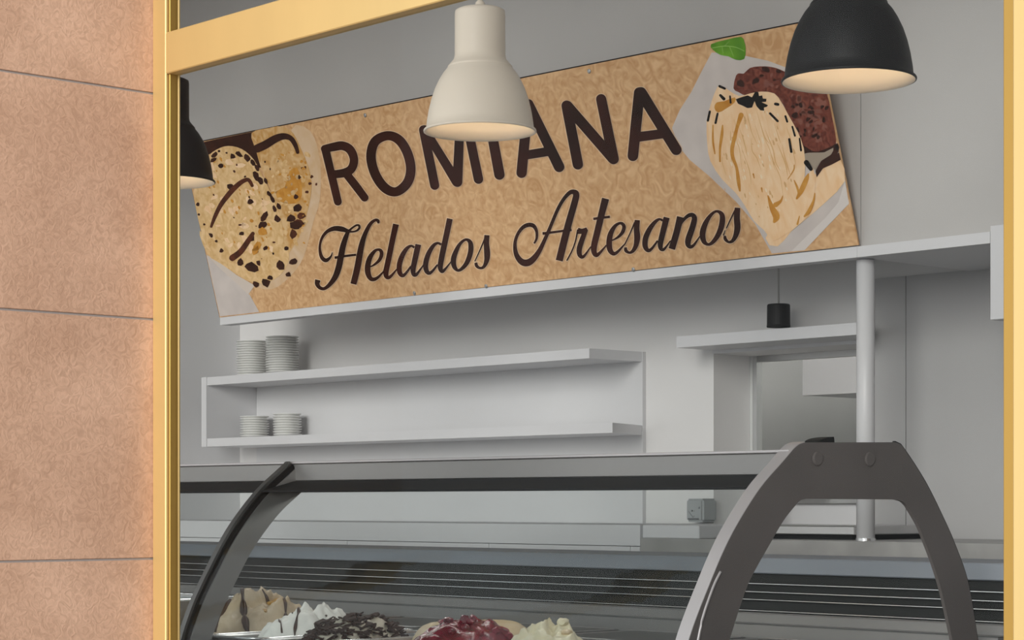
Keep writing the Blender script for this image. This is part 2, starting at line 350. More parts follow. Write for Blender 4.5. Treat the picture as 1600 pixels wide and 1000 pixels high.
# black line drawn in for the gap shadow along the board's top and left
bm = bmesh.new()
for a, b in ((2, 3), (3, 0)): tube_bm(bm, [qc[a]-SN*.003, qc[b]-SN*.003], .0032, 6)
link('gap_shadow_line', me_from(bm), M_BLK, sign)
def ribbon_bm(bm, pts, off, closed=False, cap=False, extra=0.0, sub=6, mapf=None):
    sp = catmull(pts, sub, closed) if len(pts) > 2 else [tuple(a+(b-a)*k/4 for a, b in zip(*pts)) for k in range(5)]
    L, Rr = [], []
    n = len(sp)
    for i, (x, y, wd) in enumerate(sp):
        if closed: p, q = sp[i-1], sp[(i+1) % n]
        else: p, q = sp[max(0, i-1)], sp[min(n-1, i+1)]
        dx, dy = q[0]-p[0], q[1]-p[1]; l = math.hypot(dx, dy) or 1
        h = wd/2+extra
        L.append((x-dy/l*h, y+dx/l*h)); Rr.append((x+dy/l*h, y-dx/l*h))
    mk = lambda p: bm.verts.new(mapf(p[0], p[1], off))
    lv = [mk(p) for p in L]; rv = [mk(p) for p in Rr]
    for i in range(n if closed else n-1):
        j = (i+1) % n
        try: bm.faces.new((lv[i], lv[j], rv[j], rv[i]))
        except ValueError: pass
    if not closed:
        ends = ((sp[0], sp[1]), (sp[-1], sp[-2]))
        for e, q in ends:
            if cap or extra:
                h = e[2]/2+extra; a0 = math.atan2(e[1]-q[1], e[0]-q[0])
                if cap: c = [mk((e[0]+h*math.cos(a0+t), e[1]+h*math.sin(a0+t))) for t in [(-90+18*k)*math.pi/180 for k in range(11)]]
                else:
                    ex, ey = math.cos(a0), math.sin(a0)
                    c = [mk((e[0]+ey*h, e[1]-ex*h)), mk((e[0]+ey*h+ex*extra, e[1]-ex*h+ey*extra)), mk((e[0]-ey*h+ex*extra, e[1]+ex*h+ey*extra)), mk((e[0]-ey*h, e[1]+ex*h))]
                bm.faces.new(c)
def zmap(ox, oy, sc): return lambda x, y, off: S(ox+x/sc, oy+y/sc, off)
def letter(strokes, ox, oy, sc, cap, label):
    mf = zmap(ox, oy, sc)
    bm = bmesh.new()
    for k, st in enumerate(strokes):
        cl = st[0] == st[-1] and len(st) > 4
        ribbon_bm(bm, st[:-1] if cl else st, .0013, cl, cap, 1.1*sc, mapf=mf)
    h = bmesh_out(bm, 'letter_outline', M_HALO)
    bm = bmesh.new()
    for k, st in enumerate(strokes):
        cl = st[0] == st[-1] and len(st) > 4
        ribbon_bm(bm, st[:-1] if cl else st, .0022+.00008*k, cl, cap, 0, mapf=mf)
    o = bmesh_out(bm, 'letter', M_LETTER); o['label'] = label
def bmesh_out(bm, name, m):
    me = bpy.data.meshes.new(name); bm.to_mesh(me); bm.free()
    return link(name, me, m, sign)
A6, A7, A8 = (490, 180, 6.665), (660, 150, 6.25), (860, 120, 6.25)
letter([[(122,352,86),(252,900,82)], [(116,350,80),(210,330,90),(300,318,92),(380,360,92),(420,460,88),(395,555,90),(320,600,90),(190,618,84)], [(340,610,84),(430,725,86),(530,858,82)]], *A6, True, 'letter R')
letter([[(770,213,96),(890,258,100),(975,390,100),(1012,560,100),(975,705,100),(860,797,96),(740,755,100),(640,610,100),(597,430,100),(640,275,100),(770,213,96)]], *A6, True, 'letter O')
letter([[(10,330,88),(120,872,90)], [(22,325,80),(335,838,96)], [(342,840,96),(372,110,84)], [(400,105,92),(547,812,92)]], *A7, True, 'letter M')
letter([[(620,60,96),(752,768,102)]], *A7, True, 'letter I')
letter([[(1032,80,98),(968,750,102)], [(1036,80,98),(1335,692,104)], [(1010,577,88),(1225,542,90)]], *A7, True, 'letter A')
letter([[(158,282,102),(268,855,102)], [(165,285,104),(612,800,104)], [(495,218,100),(616,802,104)]], *A8, True, 'letter N')
letter([[(868,155,106),(805,772,104)], [(885,155,110),(1228,712,106)], [(835,590,96),(1115,553,92)]], *A8, True, 'letter A')
Q1, Q2, Q3, Q4, Q5 = (480,320,7.144), (620,320,7.144), (790,280,7.144), (900,280,7.144), (1030,280,7.144)
letter([[(280,530,8),(262,580,22),(210,620,44),(165,590,42),(143,520,32),(142,450,26),(165,370,30),(220,300,38),(300,265,52),(380,270,60),(440,288,44),(490,300,22),(545,292,22),(580,262,26),(578,232,26),(550,228,22),(510,252,22),(470,285,24)],
        [(462,290,34),(435,350,52),(400,460,64),(375,580,68),(350,700,68),(312,805,62),(250,890,46),(190,935,36),(140,925,40),(112,885,50),(116,848,60),(118,838,58)],
        [(305,590,30),(350,584,28),(420,572,26),(545,557,24)],
        [(515,885,68),(560,700,70),(600,480,64),(640,340,50),(700,220,40),(755,172,32),(790,178,34),(793,208,22)]], *Q1, False, 'letter H')
letter([[(706,692,14),(760,660,26),(810,610,38),(830,550,42),(820,512,38),(790,500,28),(750,520,36),(700,590,54),(675,680,62),(678,760,62),(705,820,50),(745,832,42),(795,805,30),(860,735,14)]], *Q1, False, 'letter e')
letter([[(990,216,66),(950,400,62),(905,620,62),(880,740,60),(882,792,54),(905,812,42),(940,790,30),(1005,712,12)]], *Q1, False, 'letter l')
letter([[(195,478,26),(160,458,26),(110,490,42),(60,570,56),(28,670,58),(32,755,54),(64,790,42),(100,765,30),(160,685,22)], [(240,442,64),(205,600,62),(182,715,58),(187,772,48),(210,782,40),(242,750,26),(305,660,12)]], *Q2, False, 'letter a')
letter([[(495,445,28),(455,427,28),(405,460,42),(352,550,54),(323,650,58),(328,728,54),(357,762,42),(395,742,30),(455,668,20)], [(592,155,66),(555,330,64),(510,540,64),(488,660,60),(487,712,54),(507,744,40),(542,715,26),(605,635,12)]], *Q2, False, 'letter d')
letter([[(772,388,30),(820,424,52),(824,520,58),(790,630,54),(740,700,42),(685,732,32),(642,690,52),(632,610,60),(660,520,52),(710,430,36),(772,388,30)]], *Q2, False, 'letter o')
letter([[(1006,338,58),(1000,430,60),(1008,540,68),(1003,620,56),(972,690,36),(930,706,28),(892,683,36),(882,645,32)], [(985,372,18),(930,500,14),(870,632,12)]], *Q2, False, 'letter s')
letter([[(318,718,20),(346,660,28),(345,580,34),(312,522,46),(255,510,48),(190,540,42),(132,620,36),(104,720,38),(116,830,52),(165,910,68),(230,935,78),(300,900,70),(370,810,54),(430,690,42),(500,530,38),(580,340,38),(650,220,40),(720,148,48),(775,148,62),(788,185,72),(760,295,74),(710,470,76),(655,680,80),(598,910,80)],
        [(412,606,32),(470,600,28),(640,577,26),(738,566,28)]], *Q3, False, 'letter A')
letter([[(682,910,16),(740,800,16),(780,690,16),(805,560,18)], [(806,576,72),(855,580,56),(910,556,42)], [(895,562,50),(852,680,58),(822,780,60),(828,845,52),(857,868,38),(892,838,26),(950,752,12)]], *Q3, False, 'letter r')
letter([[(330,216,82),(285,390,74),(235,600,72),(202,740,70),(203,815,60),(228,848,46),(272,815,30),(340,735,14)], [(193,443,28),(378,419,28)]], *Q4, False, 'letter t')
letter([[(402,684,14),(470,645,28),(520,590,40),(535,530,42),(515,497,36),(480,493,30),(430,530,42),(386,610,58),(370,700,64),(378,785,60),(416,830,46),(462,812,32),(540,728,14)]], *Q4, False, 'letter e')
letter([[(684,456,58),(676,560,64),(683,650,68),(668,740,54),(635,800,40),(597,820,28),(558,798,38),(552,760,30)], [(655,482,18),(600,610,14),(542,732,14)]], *Q4, False, 'letter s')
letter([[(968,462,26),(930,447,28),(880,480,42),(820,560,56),(776,660,62),(772,748,58),(805,795,44),(847,773,30),(910,686,20)], [(1012,426,68),(970,590,64),(942,715,60),(947,772,48),(972,786,36),(1002,760,24),(1055,685,12)]], *Q4, False, 'letter a')
letter([[(236,420,76),(195,590,72),(140,780,74)], [(180,605,16),(260,470,30),(320,410,42),(370,400,50),(393,440,60),(370,540,66),(327,665,68),(322,725,60),(348,754,44),(388,732,30),(455,635,12)]], *Q5, False, 'letter n')
letter([[(642,358,28),(700,398,54),(700,500,64),(662,612,58),(600,700,44),(545,728,32),(497,690,54),(484,600,66),(518,490,56),(578,398,38),(642,358,28)]], *Q5, False, 'letter o')
letter([[(874,318,62),(866,430,68),(873,540,70),(853,630,56),(815,690,38),(772,700,28),(738,668,38),(732,630,26)], [(845,347,18),(795,450,16),(748,550,14)], [(736,568,8),(716,628,16)]], *Q5, False, 'letter s')
# printed pictures (flat print on the board)
def poly(name, pts, m, off, mapf=lambda x, y, o: S(x, y, o), smooth=3):
    sp = catmull(pts, smooth, True) if smooth else pts
    bm = bmesh.new(); bm.faces.new([bm.verts.new(mapf(p[0], p[1], off)) for p in sp]); return bmesh_out(bm, name, m)
def strokes(name, lst, m, off, mapf=lambda x, y, o: S(x, y, o), cap=True):
    for k, st in enumerate(lst):
        bm = bmesh.new(); ribbon_bm(bm, st, off+.00002*k, False, cap, 0, 4, mapf); bmesh_out(bm, name, m)
def blobs(name, lst, m, off, mapf=lambda x, y, o: S(x, y, o), each=False):   # small irregular flecks
    if each:
        for it in lst: blobs(name, [it], m, off, mapf)
        return
    bm = bmesh.new()
    for x, y, r, el, an in lst:
        n = 7; vs_ = []
        for k in range(n):
            t = 2*math.pi*k/n; rr = r*random.uniform(.7, 1.3)
            a, b = rr*math.cos(t)*el, rr*math.sin(t)
            vs_.append(bm.verts.new(mapf(x+a*math.cos(an)-b*math.sin(an), y+a*math.sin(an)+b*math.cos(an), off)))
        bm.faces.new(vs_)
    o = bmesh_out(bm, name, m)
    if len(lst) > 1: o['kind'] = 'stuff'
    return o
Z3, Z4 = zmap(1060, 40, 5), zmap(1060, 220, 5)
L1, L2 = zmap(290, 190, 5.882), zmap(290, 340, 6.25)
# left picture
poly('printed_pale_patch', [(455,203),(485,205),(500,250),(500,310),(490,345),(475,400),(455,430),(425,452),(400,440),(440,380),(470,300)], M_PALE, .0004)
poly('printed_paper', [(322.5,398),(343.6,494.5),(405,487.5),(391,462),(378,448),(358,432),(340,416)], M_PAPER, .0006, smooth=0)
poly('printed_paper_edge', [(323,398),(346,412),(370,430),(398,446),(388,460),(366,440),(342,418)], mat('print_paper_light', (.66,.57,.50), .55), .0008, smooth=0)
poly('printed_dark_chocolate', [(318,222),(345,216),(375,210),(400,205),(412,215),(420,235),(418,262),(400,262),(375,240),(345,234),(322,243),(316,232)], M_CHOCD, .0008, smooth=0)
poly('printed_caramel_scoop', [(393,208),(420,200),(440,197.5),(458,208),(470,232),(480,255),(487,285),(484,315),(478,340),(470,365),(452,395),(440,405),(432,350),(424,300),(408,262),(400,235)], M_NUT2, .0010)
poly('printed_amber_patch', [(452,268),(464,262),(470,280),(472,305),(462,318),(440,316),(430,300),(445,292)], M_AMBER, .0012, smooth=2)
blobs('printed_fleck', [(random.uniform(425,482), random.uniform(235,380), random.uniform(1.5,4), 1.4, random.uniform(0,3)) for _ in range(46)], M_NUT, .0012)
blobs('printed_fleck', [(random.uniform(425,480), random.uniform(235,380), random.uniform(.8,2.2), 1.6, random.uniform(0,3)) for _ in range(30)], M_AMBER, .0014)
blobs('printed_chip', [(462,308,4,1,0),(465,325,6,1.2,.6),(468,277,3.5,.6,0),(456,342,6,1.2,0),(462,352,8,1,0),(447,388,4,1,.5),(414,253,2.5,.5,0),(422,264,2,.6,0)], M_CHOCD, .0015, each=True)
blobs('printed_chip', [(466,350,9,1,0),(470,338,5,1.3,0),(458,366,7,1,0)], M_BROWNST, .0014, each=True)
poly('printed_nut_base', [(312,360),(324,397),(345,412),(372,430),(400,443),(425,438),(442,425),(452,400),(440,380),(400,420),(350,400)], M_NUT, .0012)
poly('printed_nut_scoop', [(303,300),(310,268),(322,247),(338,234),(356,228),(378,233),(397,250),(413,280),(426,308),(437,338),(443,368),(441,392),(432,410),(418,422),(398,424),(372,412),(348,400),(328,388),(316,365),(308,335)], M_NUT, .0016)
def inside_scoop(x, y):
    dx, dy = x-372, y-325; a = math.radians(-62)
    u, v = dx*math.cos(a)+dy*math.sin(a), -dx*math.sin(a)+dy*math.cos(a)
    u, v = dx*.50+dy*.866, -dx*.866+dy*.50
    return (u/98)**2+(v/52)**2
pts = []
while len(pts) < 120:
    x, y = random.uniform(305, 445), random.uniform(230, 422)
    if inside_scoop(x, y) < .92: pts.append((x, y))
blobs('printed_fleck', [(x, y, random.uniform(1.5, 5), 1.8, random.uniform(0, 3)) for x, y in pts[:34]], M_VAN, .0018)
blobs('printed_fleck', [(x, y, random.uniform(.8, 2), 2.0, 1.1) for x, y in pts[70:100]], M_AMBER, .0020)
blobs('printed_fleck', [(x, y, random.uniform(.7, 1.8), 1.5, random.uniform(0, 3)) for x, y in pts[100:112]], M_BROWNST, .0021)
# dark chips along the scoop's far rim, traced
blobs('printed_chip', [(335,242,4,1.8,-.6),(333,250,3,1.8,-.5),(342,236,2,1.2,0),(354,239,1.8,1,0),(364,244,4.2,1.1,.5),(373,241,4,1.6,.5),(386,246,4.2,1.8,.9),(395,254,3,1.8,1),(402,262,3.2,1.9,1.1),(345,259,4,.9,.5),(400,275,4.6,1.9,1.1),(407,283,4,1.6,1.1),(415,283,3,1.9,1.1),(360,291,4.6,1,0),(391,316,4.6,1,0),(383,276,2,.8,1.4),(421,303,3,1.8,1),(426,312,3,1.9,1.1),(429,326,3.2,1.6,1.1),(435,322,3,1.6,1),(412,340,4.5,2,-1.1),(411,352,5,1.7,-.3),(434,342,5,1.4,.9),(309,319,3,1,1),(311,335,2,1,1),(319,351,2,1,0),(346,392,4,.8,0),(378,365,3.5,1.2,0),(393,371,5,1.3,-1),(415,388,3.5,1,.5),(427,396,2,.8,0),(338,377,2.2,1,.6),(330,368,3,1.5,1),(375,410,6,1,.4),(393,418,8,1.8,.4),(404,411,5,.7,0),(399,444,4.5,1.1,.6),(415,441,6,1.3,.5),(438,414,7.5,1,0),(450,429,4,1,.6),(457,409,5,1.4,-.2),(422,434,4,1.2,0)], M_CHOCD, .0022, each=True)
strokes('printed_sauce', [[(330,354,4),(336,338,6),(345,320,7),(357,304,8),(367,293,8),(378,284,7),(388,281,6),(394,290,5)], [(363,403,10),(376,393,9),(388,376,8),(395,365,6)]], M_BROWNST, .0023)
strokes('printed_sauce', [[(402,232,13),(415,226,13),(430,217,12),(443,213,10),(454,216,8),(461,226,7),(465,238,5)]], M_CHOCD, .0022)
blobs('printed_chip', [(402,385,6,1.8,-1),(398,391,5,1.4,-1),(393,345,3,1,0),(409,362,6,1.3,.4)], M_AMBER, .0023, each=True)
blobs('printed_chip', [(484,287,3,1,0),(477,262,2.5,.8,0),(494,288,2,1,0),(480,300,3,1,1),(487,276,2.5,1,0),(472,263,2,1,0)], M_BROWNST, .0012, each=True)
# right picture
poly('printed_paper', [(1112,82),(1096,112),(1080,144),(1062,172),(1050,200),(1060,228),(1078,250),(1108,275),(1150,315),(1180,350),(1206,396),(1257,391),(1326,319),(1320.5,280),(1292,160),(1262,118),(1200,95),(1150,84)], M_PAPER, .0004, smooth=0)
poly('printed_paper_edge', [(1320,283),(1326.5,318),(1257,391),(1236,393),(1290,340),(1310,316)], mat('print_paper_white', (.70,.64,.60), .55), .0008, smooth=0)
poly('printed_vanilla_base', [(1278,268),(1296,255),(1313,249),(1320,283),(1290,316),(1262,340),(1236,362),(1215,385),(1196,372),(1230,320)], M_VAN, .0010, smooth=2)
poly('printed_leaf', [(1111,69),(1135,62),(1158,57.5),(1163,66),(1165,75),(1163,92),(1150,93.5),(1138,88),(1126,86),(1114,78)], M_LEAF, .0012, smooth=2)
strokes('printed_leaf_vein', [[(1113,75,.8),(1132,72,1.2),(1150,74,1.0),(1163,80,.6)], [(1132,72,.8),(1140,64,.6)], [(1140,73,.8),(1146,88,.6)], [(1128,73,.7),(1130,84,.5)]], mat('print_leaf_light', (.30,.52,.10), .6), .0014)
poly('printed_chocolate_scoop', [(430,490),(450,390),(480,372),(510,375),(560,330),(640,318),(720,322),(800,345),(950,420),(1100,480),(1160,530),(1195,690),(1232,890),(1210,955),(1080,990),(970,960),(900,800),(820,620),(740,545),(640,520),(540,550),(470,520)], M_CHOC, .0012, Z3, 2)
blobs('printed_fleck', [(1060+random.uniform(560,1180)/5, 40+random.uniform(350,900)/5, random.uniform(1.5,4.5), 1.5, random.uniform(0,3)) for _ in range(0)] + [(x, y, random.uniform(1.5,4.5), 1.5, random.uniform(0,3)) for x, y in [(1195+i*5.5+random.uniform(-6,6), 112+i*5+random.uniform(-6,28)) for i in range(18)] + [(random.uniform(1240,1292), random.uniform(150,222)) for _ in range(38)]], mat('print_chocolate_light', (.26,.085,.05), .5, col2=(.18,.05,.03), vscale=40), .0014)
blobs('printed_fleck', [(random.uniform(1238,1292), random.uniform(152,225), random.uniform(1.2,3.5), 1.6, random.uniform(0,3)) for _ in range(26)] + [(1180,127,4,1.5,-.4),(1196,108,4,2,.2),(1190,118,2.5,1.6,0),(1216,111,3,1.6,.2),(1210,125,2,1.5,0),(1158,130,6,1,0)], M_CHOCD, .0015)
poly('printed_dark_chocolate', [(965,930),(1020,965),(1090,985),(1200,940),(1245,920),(1250,990),(1140,1060),(1060,1060),(1000,1080),(970,1010)], M_CHOCD, .0014, Z3, 2)
poly('printed_paper', [(985,100),(1060,92),(1140,90),(1210,55),(1190,110),(1110,160),(1070,230),(1030,180),(985,150)], mat('print_shadow_paper', (.36,.29,.22), .55), .0016, Z4, 2)
poly('printed_dark_chocolate', [(1110,165),(1180,125),(1255,92),(1268,148),(1200,185),(1130,215),(1080,285),(1070,235)], M_CHOCD, .0018, Z4, 0)
poly('printed_vanilla_scoop', [(1118,142),(1125,133),(1140,142),(1155,150),(1172,146),(1190,143),(1210,146),(1221,160),(1232,180),(1246,205),(1256,232),(1258,262),(1258,282),(1270,262),(1274,290),(1268,320),(1262,338),(1240,358),(1224,368),(1208,376),(1194,360),(1178,345),(1164,322),(1150,302),(1128,280),(1110,252),(1105,225),(1104,190),(1108,172),(1112,158)], M_VAN, .0020, smooth=2)
strokes('printed_amber_streak', [[(490,700,40),(460,790,26),(440,870,30),(420,960,30),(425,1030,28),(455,1110,22),(470,1220,30),(480,1290,14)], [(345,780,10),(340,850,24),(325,960,18),(325,1060,14)], [(270,780,10),(270,900,16),(285,1000,10)], [(855,1200,6),(900,1130,10),(905,1090,8)]], M_AMBER, .0023, Z3)
strokes('printed_amber_streak', [[(700,430,10),(730,520,40),(765,590,56),(750,630,26)], [(760,500,40),(800,470,20),(815,430,6)], [(925,450,16),(960,390,40),(1000,300,36),(1015,260,12)], [(985,590,14),(1020,550,30),(1055,470,18),(1065,410,8)], [(930,650,16),(945,590,8)], [(905,310,8),(930,370,18),(935,410,8)], [(585,260,12),(592,290,8)], [(650,370,14),(655,400,6)]], M_AMBER, .0023, Z4)
M_VD = mat('print_vanilla_ridge', (.74,.45,.20), .6, spec=.12)
random.seed(5); rid = []
for k in range(22):
    x0_ = 1122+k*6.2; y0_ = random.uniform(165, 235)+ (18 if k > 16 else 0); n_ = random.randint(3, 5); st = []
    for q in range(n_): st.append((x0_+q*5.5*(1 if k > 4 else .5)+random.uniform(-2, 2), y0_+q*random.uniform(14, 20), random.uniform(.6, 1.9) if 0 < q < n_-1 else .4))
    rid.append([p for p in st if ((p[0]-1188)/66)**2+((p[1]-258)/100)**2 < .95])
strokes('printed_ridge', [r_ for r_ in rid if len(r_) > 2], M_VD, .00215)
poly('printed_amber_patch', [(280,640),(300,600),(360,590),(440,560),(440,600),(370,650),(310,680)], M_AMBER, .0022, Z3, 2)
sp_ = []
for _ in range(90):
    x, y = random.uniform(1125, 1250), random.uniform(170, 350)
    if abs((x-1186)/66)**2 + abs((y-260)/105)**2 < .8: sp_.append((x, y, random.uniform(.7, 1.6), random.uniform(2, 4), 1.3))
blobs('printed_fleck', sp_[:40], mat('print_vanilla_pale', (.90,.72,.50), .55), .0022)
blobs('printed_fleck', sp_[40:], mat('print_vanilla_dark', (.68,.40,.17), .55), .0022)
strokes('printed_sprinkle', [[(322,474,20),(362,492,18)], [(328,545,20),(355,572,26)], [(403,552,14),(408,602,16)], [(245,672,18),(230,742,18)], [(306,688,16),(290,760,18)], [(716,686,18),(775,746,18)], [(836,708,16),(850,750,16)], [(890,790,14),(910,860,16)], [(866,888,18),(882,985,20)], [(946,882,12),(958,975,16)], [(758,612,22),(778,616,22)], [(1232,945,26),(1238,965,20)], [(1000,1070,40),(1035,1120,30)]], M_BLK, .0024, Z3)
poly('printed_chocolate_curl', [(448,575),(490,560),(540,545),(575,560),(600,515),(625,520),(630,550),(655,545),(660,570),(688,572),(685,595),(650,598),(700,622),(690,635),(668,640),(670,665),(640,662),(610,630),(595,590),(575,640),(540,645),(500,625),(465,610)], M_BLK, .0025, Z3, 0)
# fixing screws
for x, y in ((648, 458), (990, 421), (571, 180), (921, 111), (760, 447)):
    p = S(x, y); bm = bmesh.new()
    t_ = SN.cross(TILT)
    ring = [[bm.verts.new(p+SN*h+(t_*math.cos(2*math.pi*k/14)+TILT*math.sin(2*math.pi*k/14))*r) for k in range(14)] for r, h in ((.0058, .0003), (.0058, .0022), (.0035, .0032))]
    for a, b in zip(ring, ring[1:]):
        for k in range(14): bm.faces.new((a[k], a[(k+1)%14], b[(k+1)%14], b[k]))
    bm.faces.new(ring[-1]); link('screw', me_from(bm), M_STEEL, sign)

# =================================================================== PENDANT LAMPS
LP = [(.0495, .233), (.0497, .236)]
def pendant(name, px, py, body, label, Yl=2.80, dia=.222):
    c = onY(px, py, Yl); s = dia/.222
    rt = root(name, (c.x, c.y, c.z)); tag(rt, label, 'lamp', 'pendant lamps over the ice cream case')
    prof = [(0, .2335), (.012, .2335), (.012, .2395), (.042, .2395), (.0485, .236), (.0495, .230), (.0497, .150), (.0515, .141), (.058, .133), (.0625, .128), (.0635, .1265), (.0632, .1255), (.064, .1235),
            (.072, .114), (.0805, .100), (.0885, .083), (.0955, .062), (.1005, .041), (.1040, .020), (.1055, .006), (.1095, .0035), (.111, .001), (.1105, -.0012), (.1085, -.0016)]
    link('shade', lathe([(r*s, z*s) for r, z in prof], c, 64), body, rt, smooth=True)
    inner = [(.1085, -.0016), (.1050, .0015), (.1025, .020), (.0990, .041), (.0940, .062), (.0870, .083), (.0790, .100), (.0705, .114), (.060, .126), (.050, .140), (.0475, .150), (.0475, .225), (0, .225)]
    link('inner_lining', lathe([(r*s, z*s) for r, z in inner], c, 64), M_LIN, rt, smooth=True)
    link('cable_collar', lathe([(0, .2335), (.011, .2335), (.009, .252), (.004, .258), (0, .258)], c, 20), body, rt, smooth=True)
    tube('cable', [(c.x, c.y, c.z+.25), (c.x, c.y, ZC-.03)], .0031, M_CABLE if body is M_LWHITE else M_LBLACK, rt)
    link('ceiling_rose', lathe([(0, 0), (.05, 0), (.05, -.02), (.03, -.03), (0, -.03)], (c.x, c.y, ZC), 32), body, rt, smooth=True)
    b = link('bulb', lathe([(0, .150), (.014, .153), (.025, .163), (.029, .176), (.026, .190), (.016, .205), (.013, .212), (.013, .226)], c, 24), M_BULB, rt, smooth=True)
pendant('pendant_lamp', 750, 205.5, M_LWHITE, 'cream white metal pendant lamp hanging over the ice cream case')
pendant('pendant_lamp', 1326, 126, M_LBLACK, 'black metal pendant lamp hanging in front of the printed chocolate scoop')
pendant('pendant_lamp', 262, 284, M_LBLACK, 'black metal pendant lamp partly behind the gold window jamb')
# small cylindrical spot hanging under the bulkhead
c = onY(1216.5, 512, 4.30)
rt = root('spot_pendant', tuple(c)); tag(rt, 'small black cylinder spot lamp hanging on a thin rod above the white ledge', 'lamp')
link('body', lathe([(0, .001), (.0305, .001), (.0315, .004), (.0305, .007), (.0300, .058), (.028, .061), (0, .061)], c, 32), M_LBLACK, rt)
tube('rod', [(c.x, c.y, c.z+.06), (c.x, c.y, ZC)], .0026, M_CABLE, rt)

# =================================================================== SHELVES
shl = root('wall_shelf', (XLW+1, YB-.1, onY(322, 697, 4.18).z)); tag(shl, 'white two tier wall shelf holding stacks of saucers', 'shelf')
XE = onY(920.7, 0, 4.18).x; XS0 = onY(323.5, 0, 4.18).x
zU = CZ+.432; zLo = CZ+.2236
SD = .0275
box('side_panel', (onY(315.5, 0, 4.18).x, 4.178, zLo-SD), (XS0-.0015, YB-.001, zU+.001), M_WHITE, shl)
box('back_panel', (XS0, YB-.014, CZ-.06), (onY(1004, 0, YB-.014).x, YB-.0005, zU), M_WALL, shl)
prism_z('upper_shelf', [(XS0, 4.18), (XE, 4.18), (onY(1003, 0, YB-.014).x, YB-.014), (XS0, YB-.014)], zU-SD, zU, M_WHITE, shl)
prism_z('lower_shelf', [(XS0, 4.18), (onY(957, 0, 4.18).x, 4.18), (onY(1003, 0, YB-.014).x, YB-.014), (XS0, YB-.014)], zLo-SD, zLo, M_WHITE, shl)
# ledge above the hatch
lg = tag(prism_z('wall_ledge', [(onY(1057, 0, 4.25).x, 4.25), (onY(1354, 0, 4.25).x, 4.25), (onY(1362, 0, YB).x, YB-.0005), (onY(1057, 0, 4.25).x, YB-.0005)], onY(1057, 543.5, 4.25).z, onY(1057, 526, 4.25).z, M_WHITE),
         'thick white ledge fixed to the wall over the service hatch', 'shelf')
# saucer stacks
def saucer_mesh(R_, h):
    return lathe([(0, .0015), (R_*.55, .0015), (R_*.60, 0), (R_*.64, 0), (R_*.66, .002), (R_*.96, h*1.05), (R_, h*1.15), (R_, h*1.35), (R_*.95, h*1.35), (R_*.62, h*.55), (0, h*.45)], (0, 0, 0), 32)
def stack(px, zb, Yc, R_, h, n, label, group, name='saucer'):
    x = onY(px, 0, Yc).x; me = saucer_mesh(R_, h); me.materials.append(M_CHINA)
    for p in me.polygons: p.use_smooth = True
    for k in range(n):
        o = bpy.data.objects.new(name, me); COL.objects.link(o)
        o.location = (x+random.uniform(-.0012, .0012), Yc+random.uniform(-.0012, .0012), zb+k*h*1.0+.0002); o.rotation_euler.z = random.uniform(0, 6)
        tag(o, label, 'saucer', group)
stack(394, zU, 4.315, .0535, .0082, 15, 'white china saucer in the tall stack against the wall corner on the upper shelf', 'saucers in the upper shelf corner stack')
stack(441, zU, 4.290, .0555, .0083, 15, 'white china saucer in the widest tall stack at the open side of the upper shelf', 'saucers in the upper shelf wide stack')
stack(398, zLo, 4.315, .0495, .0082, 9, 'small white china saucer in the low stack at the corner of the lower shelf', 'saucers in the lower shelf corner stack')
stack(449, zLo, 4.310, .0480, .0085, 9, 'small white china saucer in the second low stack on the lower shelf', 'saucers in the lower shelf second stack')

# =================================================================== BACK COUNTERS
XC = onY(1000, 0, 3.9).x
bc = root('back_counter', ((XLW+XC)/2, 4.1, 0)); tag(bc, 'long white back counter with flush panels under the wall shelf', 'counter')
box('carcass', (XLW+.002, 3.93, 0), (XC-.001, YB-.016, CZ-.0535), M_WALL, bc)
box('fascia_board', (XLW+.002, 3.9, CZ-.105), (XC, 3.93, CZ-.0525), M_WHITE, bc)
xj = [XLW+.002, XLW+.62, XLW+1.24, XLW+1.86, onY(985, 0, 3.9).x, XC]
for a, b in zip(xj, xj[1:]):
    box('door', (a+.001, 3.9, 0.1), (b-.001, 3.93, CZ-.1068), M_WHITE, bc)
sc_ = root('stone_counter', (XC+.8, 4.1, 0)); tag(sc_, 'grey mottled stone counter below the service hatch', 'counter')
box('stone_front', (XC+.001, 3.9, 0), (XR-.4, 3.94, CZ-.085), M_MARBLE, sc_)
box('stone_top', (XC+.001, 3.9405, CZ-.115), (XR-.4, YB-.016, CZ-.085), M_MARBLE, sc_)
box('base', (XC+.001, 3.9405, 0), (XR-.4, YB-.016, CZ-.1155), M_MARBLE, sc_)
# white chopping slab and steel worktop on the stone counter
tag(box('white_slab', (XC+.003, 3.905, CZ-.0848), (onY(1092, 0, 3.905).x, 4.3, CZ-.052), M_WHITE, bev=.002), 'thick white slab lying on the stone counter below the dispenser', 'slab')
sw = root('steel_worktop', (onY(1200, 0, 4.05).x, 4.2, CZ-.085)); tag(sw, 'low steel worktop on the stone counter in front of the hatch', 'worktop')
x0, x1 = onY(1125, 0, 4.05).x, onY(1335, 0, 4.05).x
box('top', (x0, 4.05, CZ-.073), (x1, 4.36, CZ-.052), M_STEEL, sw, bev=.002)
box('plinth', (x0+.02, 4.07, CZ-.085), (x1-.02, 4.34, CZ-.0732), M_BLACK, sw)
